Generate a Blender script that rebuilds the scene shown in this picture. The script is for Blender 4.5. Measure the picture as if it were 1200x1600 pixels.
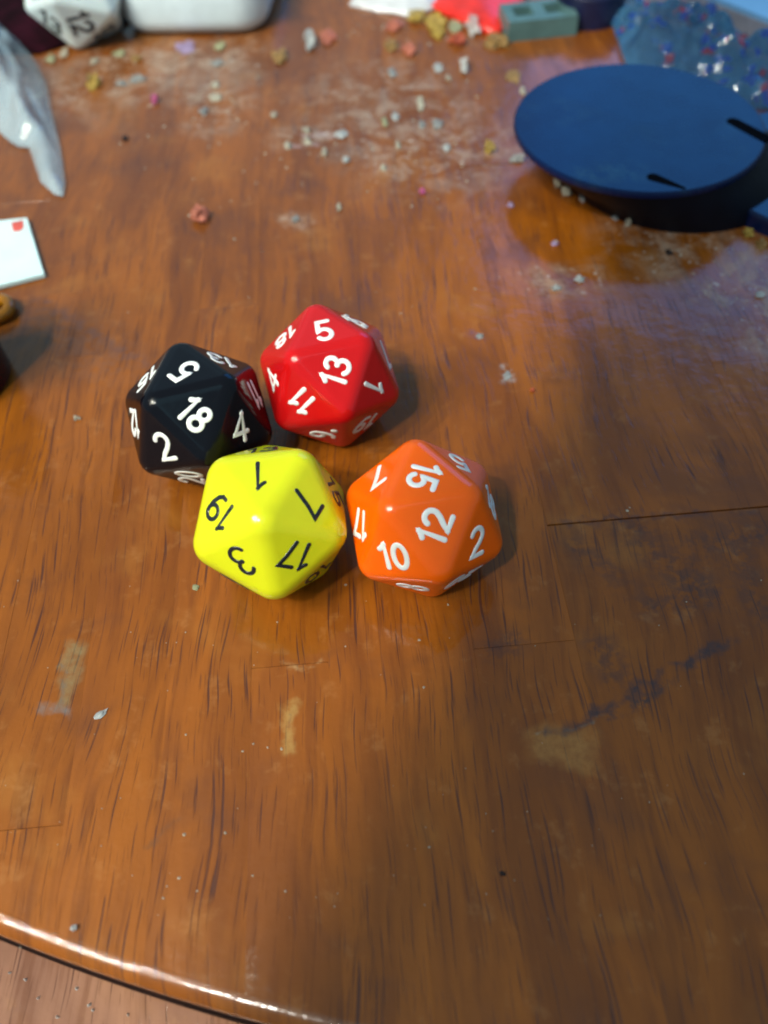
import bpy, bmesh, math, random
import numpy as np
from mathutils import Vector, Matrix, noise
from mathutils.geometry import delaunay_2d_cdt

random.seed(7)
for o in list(bpy.data.objects):
    bpy.data.objects.remove(o)
SC = bpy.context.scene
COL = SC.collection
S = 0.0125            # one unit below = the radius of a die, 12.5 mm
R = math.radians

# ------------------------------------------------------------------ camera
CAM_H, PITCH, ROLL, FPX = 8.6728, 0.6334, -0.0608, 1270.0
cd = bpy.data.cameras.new('camera')
cam = bpy.data.objects.new('camera', cd)
COL.objects.link(cam)
cam.location = (0, 0, CAM_H * S)
cam.rotation_euler = (Matrix.Rotation(PITCH, 3, 'X') @ Matrix.Rotation(ROLL, 3, 'Z')).to_euler()
cd.sensor_fit = 'VERTICAL'
cd.sensor_height = 24.0
cd.lens = FPX / 1600.0 * 24.0
cd.clip_start = 0.005
cd.clip_end = 50
cd.dof.use_dof = True
cd.dof.focus_distance = 9.6 * S
cd.dof.aperture_fstop = 9.5
SC.camera = cam
SC.cycles.filter_width = 1.9

# ------------------------------------------------------------------ light
W = bpy.data.worlds.new('World')
SC.world = W
W.use_nodes = True
bg = W.node_tree.nodes['Background']
bg.inputs['Color'].default_value = (0.20, 0.31, 0.38, 1)     # dim cool room light
bg.inputs['Strength'].default_value = 0.85

def aim(o, loc, target):
    o.location = Vector(loc) * S
    d = (Vector(target) - Vector(loc))
    o.rotation_euler = d.to_track_quat('-Z', 'Y').to_euler()

def area(name, loc, target, sx, sy, color, L):
    d = bpy.data.lights.new(name, 'AREA')
    d.shape = 'RECTANGLE'
    d.size, d.size_y = sx * S, sy * S
    d.color = color
    d.energy = L * math.pi * (sx * S) * (sy * S)
    o = bpy.data.objects.new(name, d)
    COL.objects.link(o)
    aim(o, loc, target)
    return o

# bright blue window beyond the far right of the table, paler one on the far left
area('window_light', (105, 215, 120), (0, 8, 0), 130, 110, (0.01, 0.30, 1.0), 1.75)
area('far_window_light', (-60, 220, 150), (0, 8, 0), 150, 120, (0.40, 0.75, 1.0), 0.22)
area('ceiling_light', (-40, -70, 170), (0, 8, 0), 140, 120, (0.34, 0.80, 1.0), 0.60)

# added spots for the light from the left; cones cut where the phone's shadow begins
EDGE = (Vector((-0.55, 1.5, 0)), Vector((3.9, 10.3, 0)))     # cone edge on the table, standing in for the phone's shadow
def shadow_edge_spot(pos, watts):
    sd = bpy.data.lights.new('added_spot', 'SPOT')
    sd.color = (1.0, 0.96, 0.80)
    sd.energy = watts
    sd.spot_size = R(52.2)
    sd.spot_blend = 0.05
    sd.shadow_soft_size = 0.4 * S
    o = bpy.data.objects.new('added_spot', sd)
    COL.objects.link(o)
    p = Vector(pos)
    u1, u2 = (EDGE[0] - p).normalized(), (EDGE[1] - p).normalized()
    n = u1.cross(u2).normalized()
    m = (u1 + u2).normalized()
    a = math.cos(R(26)) / m.dot(u1)
    b = math.sqrt(1 - a * a)
    best = None
    for s_ in (1, -1):
        d = m * a + n * (s_ * b)
        t = p - d * (p.z / d.z)
        if best is None or t.x < best.x: best = t
    aim(o, p, best)
LC = Vector((-66, -28, 92))
lt = -LC.normalized()
le = lt.cross(Vector((0, 0, 1))).normalized(); lf = le.cross(lt)
spots = [(0, 0)] + [(14, R(60 * i)) for i in range(6)] + [(29, R(60 * i + 30)) for i in range(6)]
for r_, t_ in spots:
    shadow_edge_spot(LC + le * (r_ * math.cos(t_)) + lf * (r_ * math.sin(t_)), 112 / len(spots))
bd = bpy.data.lights.new('bulb', 'POINT')
bd.color = (1.0, 0.97, 0.88)
bd.energy = 16.0
bd.shadow_soft_size = 1.8 * S
bulb = bpy.data.objects.new('bulb', bd)
COL.objects.link(bulb)
bulb.location = Vector((-29, -33, 74)) * S

SC.view_settings.view_transform = 'Standard'
SC.view_settings.look = 'None'
SC.view_settings.exposure = 0
SC.view_settings.gamma = 1

# ------------------------------------------------------------------ helpers
def ray(u, v):
    c, s = math.cos(ROLL), math.sin(ROLL)
    du, dv = u - 600.0, v - 800.0
    x, y = c * du + s * dv, -s * du + c * dv
    cp, sp = math.cos(PITCH), math.sin(PITCH)
    return Vector((x, -y * cp + FPX * sp, -y * sp - FPX * cp)).normalized()

def on(u, v, z=0.0):
    """point of the horizontal plane at height z seen at (u, v) of the 1200 x 1600 photograph"""
    d = ray(u, v)
    t = (z - CAM_H) / d.z
    return Vector((d.x * t, d.y * t, z))

def mesh_obj(name, verts, faces, mat, parent=None, origin=None, smooth=False):
    """verts in world units of this scene; origin = where the object's own origin sits"""
    og = Vector(origin) if origin is not None else Vector((0, 0, 0))
    me = bpy.data.meshes.new(name)
    me.from_pydata([((Vector(v) - og) * S)[:] for v in verts], [], faces)
    me.materials.append(mat)
    if smooth:
        for p in me.polygons:
            p.use_smooth = True
    me.update()
    o = bpy.data.objects.new(name, me)
    COL.objects.link(o)
    if parent is not None:
        o.parent = parent
        o.location = og * S - Vector(parent.location)
    else:
        o.location = og * S
    return o

def bm_obj(name, bm, mat, parent=None, origin=(0, 0, 0), smooth=False):
    bm.verts.ensure_lookup_table(); bm.verts.index_update()
    vs = [v.co.copy() for v in bm.verts]
    fs = [[v.index for v in f.verts] for f in bm.faces]
    bm.free()
    return mesh_obj(name, vs, fs, mat, parent, origin, smooth)

def tag(o, label=None, cat=None, group=None, kind=None):
    if label: o['label'] = label
    if cat: o['category'] = cat
    if group: o['group'] = group
    if kind: o['kind'] = kind
    return o

def empty(name, loc, label, cat, group=None):
    o = bpy.data.objects.new(name, None)
    o.empty_display_size = 0.01
    COL.objects.link(o)
    o.location = Vector(loc) * S
    return tag(o, label, cat, group)

# ------------------------------------------------------------------ node helpers
class NT:
    def __init__(self, name):
        self.m = bpy.data.materials.new(name)
        self.m.use_nodes = True
        self.t = self.m.node_tree
        self.bsdf = self.t.nodes['Principled BSDF']
        self.out = self.t.nodes['Material Output']
    def n(self, typ, **kw):
        nd = self.t.nodes.new(typ)
        for k, v in kw.items():
            setattr(nd, k, v)
        return nd
    def put(self, sock, v):
        if isinstance(v, bpy.types.NodeSocket):
            self.t.links.new(v, sock)
        elif v is not None:
            if hasattr(sock.default_value, '__len__') and len(sock.default_value) == 4 and len(v) == 3:
                v = tuple(v) + (1,)
            sock.default_value = v
    def math(self, op, a, b=None, c=None, clamp=False):
        nd = self.n('ShaderNodeMath', operation=op, use_clamp=clamp)
        for i, x in enumerate((a, b, c)):
            if x is not None: self.put(nd.inputs[i], x)
        return nd.outputs[0]
    def vec(self, op, a, b=None, scale=None):
        nd = self.n('ShaderNodeVectorMath', operation=op)
        self.put(nd.inputs[0], a)
        if b is not None: self.put(nd.inputs[1], b)
        if scale is not None: self.put(nd.inputs['Scale'], scale)
        return nd.outputs['Value'] if op in ('LENGTH', 'DOT_PRODUCT', 'DISTANCE') else nd.outputs[0]
    def noise(self, co, scale, detail=3, rough=0.5, dist=0.0):
        nd = self.n('ShaderNodeTexNoise')
        self.put(nd.inputs['Vector'], co)
        nd.inputs['Scale'].default_value = scale
        nd.inputs['Detail'].default_value = detail
        nd.inputs['Roughness'].default_value = rough
        nd.inputs['Distortion'].default_value = dist
        return nd.outputs['Fac']
    def step(self, x, a, b):
        nd = self.n('ShaderNodeMapRange', interpolation_type='SMOOTHSTEP')
        self.put(nd.inputs['Value'], x)
        nd.inputs['From Min'].default_value = a
        nd.inputs['From Max'].default_value = b
        return nd.outputs['Result']
    def mix(self, f, a, b):
        nd = self.n('ShaderNodeMix', data_type='RGBA')
        self.put(nd.inputs[0], f); self.put(nd.inputs[6], a); self.put(nd.inputs[7], b)
        return nd.outputs[2]
    def co(self):
        """object coordinates in scene units"""
        tc = self.n('ShaderNodeTexCoord')
        return self.vec('SCALE', tc.outputs['Object'], scale=1.0 / S)
    def bump(self, h, strength, dist):
        nd = self.n('ShaderNodeBump')
        self.put(nd.inputs['Height'], h)
        nd.inputs['Strength'].default_value = strength
        nd.inputs['Distance'].default_value = dist * S
        return nd.outputs['Normal']

def plain(name, col, rough=0.4, coat=0.0, spec=0.5, sss=0.0, trans=0.0, vary=0.12, nscale=2.0, bump=0.0, bscale=12.0, metal=0.0):
    k = NT(name)
    co = k.co()
    f = k.noise(co, nscale, 4, 0.6)
    c2 = tuple(max(0.0, c * (1 - vary * 2.2)) for c in col)
    c1 = tuple(min(1.0, c * (1 + vary)) for c in col)
    k.put(k.bsdf.inputs['Base Color'], k.mix(k.step(f, 0.3, 0.7), c2, c1))
    f2 = k.noise(co, nscale * 4, 3, 0.6)
    k.put(k.bsdf.inputs['Roughness'], k.math('MULTIPLY_ADD', f2, rough * 0.5, rough * 0.75))
    k.bsdf.inputs['Specular IOR Level'].default_value = spec
    k.bsdf.inputs['Coat Weight'].default_value = coat
    k.bsdf.inputs['Coat Roughness'].default_value = 0.08
    k.bsdf.inputs['Metallic'].default_value = metal
    if sss:
        k.bsdf.inputs['Subsurface Weight'].default_value = sss
        k.bsdf.inputs['Subsurface Radius'].default_value = (1.0, 0.5, 0.3)
        k.bsdf.inputs['Subsurface Scale'].default_value = 0.12 * S
    if trans:
        k.bsdf.inputs['Transmission Weight'].default_value = trans
    if bump:
        k.put(k.bsdf.inputs['Normal'], k.bump(k.noise(co, bscale, 3, 0.5), 0.6, bump))
    return k.m

# ------------------------------------------------------------------ wood
def capsule(k, p, a, b, w, soft):
    """1 near the segment a-b, 0 beyond w + soft"""
    a = Vector((a.x, a.y, 0)); b = Vector((b.x, b.y, 0))
    ba = b - a
    pa = k.vec('SUBTRACT', p, tuple(a))
    h = k.math('DIVIDE', k.vec('DOT_PRODUCT', pa, tuple(ba)), max(ba.length_squared, 1e-6), clamp=True)
    q = k.vec('SUBTRACT', pa, k.vec('SCALE', tuple(ba), scale=h))
    d = k.vec('LENGTH', q)
    return k.step(d, w + soft, max(w - soft, 0.0))

def wood(name, detailed=True, tone=(1, 1, 1)):
    k = NT(name)
    P = k.co()
    sep = k.n('ShaderNodeSeparateXYZ'); k.put(sep.inputs[0], P)
    flat = k.n('ShaderNodeCombineXYZ'); k.put(flat.inputs[0], sep.outputs[0]); k.put(flat.inputs[1], sep.outputs[1])
    p = flat.outputs[0]
    oi = k.n('ShaderNodeObjectInfo')
    tonev = oi.outputs['Color']                # x: tone, y: grain lean, z: offset
    ts = k.n('ShaderNodeSeparateXYZ'); k.put(ts.inputs[0], tonev)
    lean = k.math('MULTIPLY', ts.outputs[1], 0.4)
    # grain coordinates: across and along, the lean differs from stave to stave
    wob = k.math('MULTIPLY', k.math('SUBTRACT', k.noise(p, 0.28, 2), 0.5), 0.7)
    along = sep.outputs[1]
    leaned = k.math('ADD', k.math('ADD', sep.outputs[0], k.math('MULTIPLY', along, lean)), wob)
    off = k.math('MULTIPLY', ts.outputs[2], 40.0)
    def grain(sx, sy, seed):
        cm = k.n('ShaderNodeCombineXYZ')
        k.put(cm.inputs[0], k.math('MULTIPLY', leaned, sx))
        k.put(cm.inputs[1], k.math('MULTIPLY', along, sy))
        k.put(cm.inputs[2], k.math('ADD', off, seed))
        return cm.outputs[0]
    # ground colour
    g1 = k.noise(grain(1.3, 0.22, 3.1), 1.0, 4, 0.6, 0.6)
    g2 = k.noise(grain(7.0, 0.5, 9.4), 1.0, 3, 0.6)
    c = k.mix(k.step(g1, 0.32, 0.70), (0.30 * tone[0], 0.098 * tone[1], 0.009 * tone[2]), (0.50 * tone[0], 0.175 * tone[1], 0.0155 * tone[2]))
    c = k.mix(k.math('MULTIPLY', k.step(g2, 0.50, 0.72), 0.45), c, (0.19, 0.055, 0.008))
    # stave tone
    hsv = k.n('ShaderNodeHueSaturation'); k.put(hsv.inputs['Color'], c)
    k.put(hsv.inputs['Value'], k.math('MULTIPLY_ADD', ts.outputs[0], 0.62, 0.69))
    c = hsv.outputs[0]
    c = k.vecmul(c, (0.55, 0.44, 0.17))
    # broad blotches where the varnish has worn
    bl = k.noise(p, 0.55, 4, 0.62, 0.3)
    c = k.mix(k.math('MULTIPLY', k.step(bl, 0.54, 0.72), 0.25), c, (0.40, 0.17, 0.03))
    c = k.mix(k.math('MULTIPLY', k.step(bl, 0.47, 0.30), 0.60), c, (0.12, 0.035, 0.008))
    blot = k.noise(p, 2.1, 4, 0.7, 0.2)
    c = k.mix(k.math('MULTIPLY', k.step(blot, 0.56, 0.70), 0.13), c, (0.52, 0.26, 0.09))
    # pores: short dark dashes along the grain
    pr = k.noise(grain(34.0, 0.95, 5.0), 1.0, 2, 0.5)
    amt = k.step(k.noise(grain(0.8, 0.3, 21.0), 1.0, 2), 0.26, 0.50)
    m1 = k.math('MULTIPLY', k.step(pr, 0.60, 0.69), amt)
    pr2 = k.noise(grain(44.0, 2.0, 15.0), 1.0, 2, 0.5)
    m2 = k.math('MULTIPLY', k.step(pr2, 0.63, 0.72), 0.55)
    pores = k.math('MAXIMUM', m1, m2)
    c = k.mix(k.math('MULTIPLY', pores, 0.80), c, (0.050, 0.016, 0.012))
    rough = k.math('MULTIPLY_ADD', k.noise(p, 1.4, 4, 0.6), 0.10, 0.07)
    height = k.math('MULTIPLY', pores, -0.6)
    if detailed:
        # wear marks, and one painted shade, with a shape of their own
        wp = k.vec('ADD', p, k.vec('SCALE', k.vec('SUBTRACT', k.nvec(p, 3.2), (0.5, 0.5, 0.5)), scale=0.42))
        sp = k.step(k.noise(p, 5.0, 3, 0.7), 0.40, 0.56)
        fine = k.math('MULTIPLY_ADD', k.noise(p, 9.0, 4, 0.75), 1.6, -0.15, clamp=True)
        def mark(uva, uvb, w, soft, col, strength, spotty=True):
            nonlocal c
            m = capsule(k, wp, on(*uva), on(*uvb), w, soft)
            if spotty: m = k.math('MULTIPLY', m, sp)
            c = k.mix(k.math('MULTIPLY', k.math('MULTIPLY', m, fine), strength), c, col)
            return m
        mark((118, 1012), (100, 1090), 0.10, 0.06, (0.22, 0.17, 0.08), 0.8, False)
        mark((60, 1106), (108, 1108), 0.07, 0.06, (0.15, 0.16, 0.16), 0.8, False)
        mark((100, 1040), (92, 1105), 0.03, 0.04, (0.10, 0.10, 0.09), 0.8)
        mark((453, 1105), (448, 1180), 0.08, 0.05, (0.36, 0.22, 0.065), 0.8, False)
        mark((453, 1115), (455, 1140), 0.015, 0.02, (0.10, 0.06, 0.04), 0.9)
        mark((860, 1165), (905, 1170), 0.22, 0.12, (0.40, 0.20, 0.05), 0.6, False)
        mark((840, 1150), (945, 1118), 0.02, 0.03, (0.22, 0.17, 0.11), 0.8)
        mark((940, 1122), (1010, 1090), 0.08, 0.08, (0.02, 0.02, 0.03), 1.0)
        mark((1000, 1095), (1140, 1000), 0.04, 0.06, (0.02, 0.02, 0.03), 0.95)
        mark((440, 1046), (510, 1038), 0.03, 0.03, (0.42, 0.28, 0.13), 0.7)
        mark((230, 1320), (270, 1290), 0.03, 0.03, (0.12, 0.05, 0.02), 0.7)
        mark((478, 213), (538, 209), 0.10, 0.06, (0.46, 0.38, 0.42), 0.7)
        mark((452, 232), (490, 224), 0.09, 0.06, (0.46, 0.36, 0.40), 0.7)
        mark((855, 1152), (1140, 1000), 0.045, 0.06, (0.025, 0.02, 0.03), 1.0, False)
        # dark worn patches in the right-hand board
        for a, b, w in (((985, 830), (1075, 900), 0.22), ((1100, 850), (1190, 830), 0.2), ((1020, 940), (1100, 925), 0.2),
                        ((1160, 880), (1195, 960), 0.15), ((900, 850), (960, 900), 0.12), ((940, 1010), (960, 1050), 0.12),
                        ((800, 1000), (770, 1012), 0.06)):
            mark(a, b, w, 0.25, (0.045, 0.022, 0.022), 0.75)
        mark((60, 500), (170, 560), 0.5, 0.5, (0.14, 0.08, 0.06), 0.45)  # shade near the left border, painted into the wood colour
        mark((60, 470), (230, 570), 0.06, 0.10, (0.10, 0.05, 0.05), 0.6)
        mark((880, 820), (1200, 797), 0.03, 0.05, (0.05, 0.025, 0.03), 0.8, False)
        mark((740, 520), (745, 530), 0.08, 0.06, (0.06, 0.05, 0.14), 0.7)
        mark((790, 580), (795, 595), 0.08, 0.06, (0.35, 0.38, 0.40), 0.8)
        # dried, dusty film
        film = None
        fn = k.step(k.noise(p, 1.5, 5, 0.72, 0.4), 0.42, 0.66)
        for a, b, w in (((100, 140), (210, 130), .9), ((220, 110), (360, 90), .9), ((170, 95), (280, 75), .6), ((330, 150), (340, 180), .7),
                        ((450, 215), (545, 208), .35), ((590, 150), (690, 230), 1.3), ((600, 220), (640, 240), .9), ((1040, 380), (1200, 440), .9),
                        ((1130, 430), (1200, 500), .8), ((850, 440), (920, 435), .35), ((450, 340), (475, 350), .2)):
            m = capsule(k, wp, on(*a), on(*b), w, w * 0.9)
            film = m if film is None else k.math('MAXIMUM', film, m)
        filmm = k.math('MULTIPLY', film, fn)
        c = k.mix(k.math('MULTIPLY', filmm, 0.48), c, (0.46, 0.37, 0.29))
        sm = k.step(k.noise(p, 6.5, 2, 0.5), 0.63, 0.72)
        c = k.mix(k.math('MULTIPLY', k.math('MULTIPLY', sm, film), 0.45), c, (0.62, 0.60, 0.55))
        rough = k.math('ADD', rough, k.math('MULTIPLY', filmm, 0.3))
        height = k.math('ADD', height, k.math('MULTIPLY', filmm, 0.4))
    k.put(k.bsdf.inputs['Base Color'], c)
    k.bsdf.inputs['Roughness'].default_value = 0.55
    k.bsdf.inputs['Specular IOR Level'].default_value = 0.15
    k.bsdf.inputs['Coat Weight'].default_value = 0.85
    k.put(k.bsdf.inputs['Coat Roughness'], rough)
    h = k.math('ADD', height, k.math('MULTIPLY', k.noise(p, 1.9, 4, 0.6), 1.4))
    nb = k.bump(h, 0.35, 0.035)
    k.put(k.bsdf.inputs['Normal'], nb)
    k.put(k.bsdf.inputs['Coat Normal'], k.bump(k.math('ADD', k.math('MULTIPLY', height, 0.3), k.math('MULTIPLY', k.noise(p, 1.3, 4, 0.6), 1.6)), 0.30, 0.035))
    return k.m

def _vm(self, c, v):
    return self.vec('MULTIPLY', c, v)
NT.vecmul = _vm
def _nvec(self, co, scale):
    nd = self.n('ShaderNodeTexNoise')
    self.put(nd.inputs['Vector'], co)
    nd.inputs['Scale'].default_value = scale
    nd.inputs['Detail'].default_value = 3
    return nd.outputs['Color']
NT.nvec = _nvec

M = {}
M['wood'] = wood('varnished_wood')
M['wood_low'] = wood('varnished_wood_lower', False, (1.35, 2.3, 38.0))
M['glue_and_rim_shadow'] = plain('dark_joint_and_rim_shadow', (0.014, 0.006, 0.005), 0.8, spec=0.08)  # stave joints, and the made-up shadow line under the rim
M['paint_white'] = plain('white_numeral_paint', (0.86, 0.88, 0.86), 0.30, vary=0.03)
M['paint_black'] = plain('black_numeral_paint', (0.012, 0.016, 0.022), 0.28, vary=0.1)
def die_mat(name, col, sss):
    k = NT(name)
    co = k.co()
    k.put(k.bsdf.inputs['Base Color'], k.mix(k.step(k.noise(co, 1.6, 3), 0.3, 0.7), tuple(c * 0.93 for c in col), col))
    sm = k.noise(co, 3.0, 4, 0.65)
    k.put(k.bsdf.inputs['Roughness'], k.math('MULTIPLY_ADD', sm, 0.16, 0.06))
    k.put(k.bsdf.inputs['Normal'], k.bump(k.noise(co, 2.2, 2, 0.5), 0.25, 0.02))
    k.bsdf.inputs['Subsurface Weight'].default_value = sss
    k.bsdf.inputs['Subsurface Radius'].default_value = (1.0, 0.6, 0.3)
    k.bsdf.inputs['Subsurface Scale'].default_value = 0.10 * S
    return k.m
M['die_black'] = die_mat('black_plastic', (0.0035, 0.0035, 0.006), 0)
M['die_black'].node_tree.nodes['Principled BSDF'].inputs['Specular IOR Level'].default_value = 0.30
M['die_red'] = die_mat('red_plastic', (0.56, 0.006, 0.007), 0.15)
M['die_yellow'] = die_mat('yellow_plastic', (0.70, 0.72, 0.012), 0.3)
M['die_orange'] = die_mat('orange_plastic', (1.0, 0.135, 0.001), 0.25)
M['die_white'] = die_mat('white_plastic', (0.74, 0.88, 0.90), 0.15)

# ------------------------------------------------------------------ round table top of glued staves
BC = Vector((5.75, 26.67)); BR = 26.75; RIM = 0.21
AX = Vector((0.99955, 0.030)); BX = Vector((-0.030, 0.99955))
def ab(a, b): return AX * a + BX * b
NSEG = 900
circ = [BC + Vector((math.cos(2 * math.pi * i / NSEG), math.sin(2 * math.pi * i / NSEG))) * BR for i in range(NSEG)]

def clip_poly(poly):
    """clip a convex polygon to the disc"""
    inside = lambda q: (q - BC).length <= BR + 1e-9
    if all(inside(q) for q in poly): return poly
    out = list(poly)
    cx = sum((q for q in poly), Vector((0, 0))) / len(poly)
    rad = max((q - cx).length for q in poly)
    for i in range(NSEG):
        a, b = circ[i], circ[(i + 1) % NSEG]
        if (a - cx).length > rad + 1.0 and not ((cx - BC).length > BR - rad - 1 and abs((a - cx).length) < rad * 3 + 3): continue
        e = b - a
        side = lambda q: e.x * (q.y - a.y) - e.y * (q.x - a.x)
        new = []
        for j in range(len(out)):
            p, q = out[j], out[(j + 1) % len(out)]
            sp, sq = side(p), side(q)
            if sp >= -1e-9: new.append(p)
            if (sp > 1e-9 and sq < -1e-9) or (sp < -1e-9 and sq > 1e-9):
                new.append(p + (q - p) * (sp / (sp - sq)))
        out = new
        if len(out) < 3: return []
    res = []
    for q in out:
        if not res or (q - res[-1]).length > 1e-4: res.append(q)
    if len(res) > 2 and (res[0] - res[-1]).length < 1e-4: res.pop()
    return res

def build_stave(poly, parent):
    n = len(poly)
    rimv = [(q - BC).length > BR - 0.004 for q in poly]
    c = sum((q for q in poly), Vector((0, 0))) / n
    prof_in = [0.0, -0.003, -0.02, -0.04, -0.06, -0.09, -0.12, -0.15, -0.2, -0.25, -0.30]
    prof_rim = [(0.19 * math.sin(t), -0.15 * (1 - math.cos(t))) for t in [math.pi / 2 * i / 8 for i in range(9)]] + [(0.19, -0.24), (0.16, -0.32)]
    verts, faces, sm = [], [], [False]
    for q, r in zip(poly, rimv):
        for i in range(11):
            if r:
                d = (q - BC).normalized()
                x = q + d * prof_rim[i][0]; z = prof_rim[i][1]
            else:
                x = q if i else q + (c - q).normalized() * 0.003
                z = prof_in[i]
            verts.append((x.x, x.y, z))
    faces.append([j * 11 for j in range(n)])
    for j in range(n):
        k2 = (j + 1) % n
        for i in range(10):
            faces.append([j * 11 + i, j * 11 + i + 1, k2 * 11 + i + 1, k2 * 11 + i])
            sm.append(rimv[j] and rimv[k2])
    o = mesh_obj('stave', verts, faces, M['wood'], parent)
    for p in o.data.polygons: p.use_smooth = True
    o.data.set_sharp_from_angle(angle=R(28))
    return o

def disc_mesh(name, center, r, z0, z1, mat, parent=None, n=96, bevel=0.0, origin=None, smooth=False):
    prof = [(0, z1), (r - bevel, z1)]
    if bevel: prof += [(r - bevel * 0.3, z1 - bevel * 0.3), (r, z1 - bevel)]
    else: prof += [(r, z1)]
    prof += [(r, z0), (0, z0)]
    if not bevel: prof = [(0, z1), (r, z1), (r, z0), (0, z0)]
    verts, faces = [], []
    for (pr, pz) in prof[1:-1]:
        for i in range(n):
            t = 2 * math.pi * i / n
            verts.append((center[0] + pr * math.cos(t), center[1] + pr * math.sin(t), pz))
    L = len(prof) - 2
    for l in range(L - 1):
        for i in range(n):
            j = (i + 1) % n
            faces.append([l * n + i, (l + 1) * n + i, (l + 1) * n + j, l * n + j])
    faces.append(list(range(n)))
    faces.append([(L - 1) * n + i for i in reversed(range(n))])
    return mesh_obj(name, verts, faces, mat, parent, origin)

top = disc_mesh('tabletop', (BC.x, BC.y), BR + 0.1, -0.62, -0.302, M['glue_and_rim_shadow'])
tag(top, kind='structure')
# columns: (a0, a1, [joints], wide) -- the joints the photograph shows, then regular far ones
rnd = random.Random(11)
cols = []
near = [-5.5, -4.5, -3.47, -2.5, -1.53, -0.62, 0.2, 1.08, 2.28, 5.30, 6.4, 7.5]
fixed = {-4.5: [2.67, 9.9], -5.5: [4.1, 11.5], -3.47: [7.9], -2.5: [10.8], -1.53: [4.27, 12.2], -0.62: [9.1], 0.2: [-0.6, 12.9], 1.08: [4.27],
         2.28: [5.93], 5.30: [8.6], 6.4: [4.4]}
gaps = {2.28: 0.012}
for i in range(len(near) - 1): cols.append((near[i], near[i + 1]))
x = near[0]
while x > -22: cols.append((x - 1.9, x)); x -= 1.9
x = near[-1]
while x < 34: cols.append((x, x + 1.9)); x += 1.9
for a0, a1 in cols:
    js = list(fixed.get(a0, []))
    b = (js[-1] if js else rnd.uniform(2, 6)) + rnd.uniform(8, 11)
    while b < 54: js.append(b); b += rnd.uniform(10, 14)
    js = [-3.0] + sorted(js) + [56.0]
    for b0, b1 in zip(js[:-1], js[1:]):
        g = 0.0012
        ge = gaps.get(a0, 0.002)
        poly = clip_poly([ab(a0 + g, b0 + ge), ab(a1 - g, b0 + ge), ab(a1 - g, b1 - ge), ab(a0 + g, b1 - ge)])
        if len(poly) < 3: continue
        o = build_stave(poly, top)
        tone = rnd.uniform(0.54, 0.62); lean = rnd.uniform(-0.05, 0.05); off = rnd.choice((0.0, 0.0, 0.0, 0.006, 0.01))
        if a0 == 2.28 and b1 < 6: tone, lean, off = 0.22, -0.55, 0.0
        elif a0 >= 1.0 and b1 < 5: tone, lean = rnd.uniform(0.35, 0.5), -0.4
        elif -4 < a0 < 0.5 and b1 < 14: tone = rnd.uniform(0.57, 0.63)
        # object colour: tone, grain lean, pattern offset
        o.color = (tone, lean, off, 1)

# dark ring added for the shadow line under the rim
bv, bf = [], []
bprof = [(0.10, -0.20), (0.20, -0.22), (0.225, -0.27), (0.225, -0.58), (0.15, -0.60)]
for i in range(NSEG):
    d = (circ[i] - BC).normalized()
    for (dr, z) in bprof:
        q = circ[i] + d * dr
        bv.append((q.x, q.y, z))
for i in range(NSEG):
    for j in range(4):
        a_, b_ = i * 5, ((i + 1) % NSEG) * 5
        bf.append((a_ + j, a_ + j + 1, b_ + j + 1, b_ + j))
mesh_obj('rim_shadow_band', bv, bf, M['glue_and_rim_shadow'], top)

# the second wooden surface under the rim
lo = mesh_obj('lower_surface', [(-60, -60, -1.2), (60, -60, -1.2), (60, 80, -1.2), (-60, 80, -1.2)], [(0, 1, 2, 3)], M['wood_low'])
lo.color = (0.6, -0.1, 0.3, 1)
tag(lo, kind='structure')

# ------------------------------------------------------------------ dice
g_ = (1 + 5 ** .5) / 2
IV = np.array([v for a in (-1, 1) for b in (-g_, g_) for v in ((0, a, b), (a, b, 0), (b, 0, a))], float)
IV /= np.linalg.norm(IV[0])
LBL = {'A': 0, 'B': 1, 'C': 7, 'D': 2, 'H': 5, 'F': 3, 'G': 6, 'E': 8, 'I': 11}
INR = 0.7946544722917661
def adj(i, j): return i != j and np.linalg.norm(IV[i] - IV[j]) < 1.2
FACES = []
for i in range(12):
    for j in range(i + 1, 12):
        for k2 in range(j + 1, 12):
            if adj(i, j) and adj(j, k2) and adj(i, k2):
                f = [i, j, k2]
                if np.dot(np.cross(IV[j] - IV[i], IV[k2] - IV[i]), IV[i]) < 0: f = [i, k2, j]
                FACES.append(f)
# the three corners nobody named: neighbours of pairs
names = dict(LBL)
rest = [i for i in range(12) if i not in LBL.values()]
for i in rest:
    nb = set(n for n, q in LBL.items() if adj(i, q))
    if {'G', 'D'} <= nb: names['T'] = i
    elif {'G', 'H'} <= nb: names['U'] = i
    else: names['S'] = i

def pose(face, yaw):
    i, j, k2 = [LBL[q] for q in face]
    n = IV[i] + IV[j] + IV[k2]; n /= np.linalg.norm(n)
    x = IV[i] - n * np.dot(IV[i], n); x /= np.linalg.norm(x)
    y = np.cross(n, x)
    A = np.array([x, y, n])
    c, s = math.cos(yaw), math.sin(yaw)
    return np.array([[c, -s, 0], [s, c, 0], [0, 0, 1]]) @ A

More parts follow.
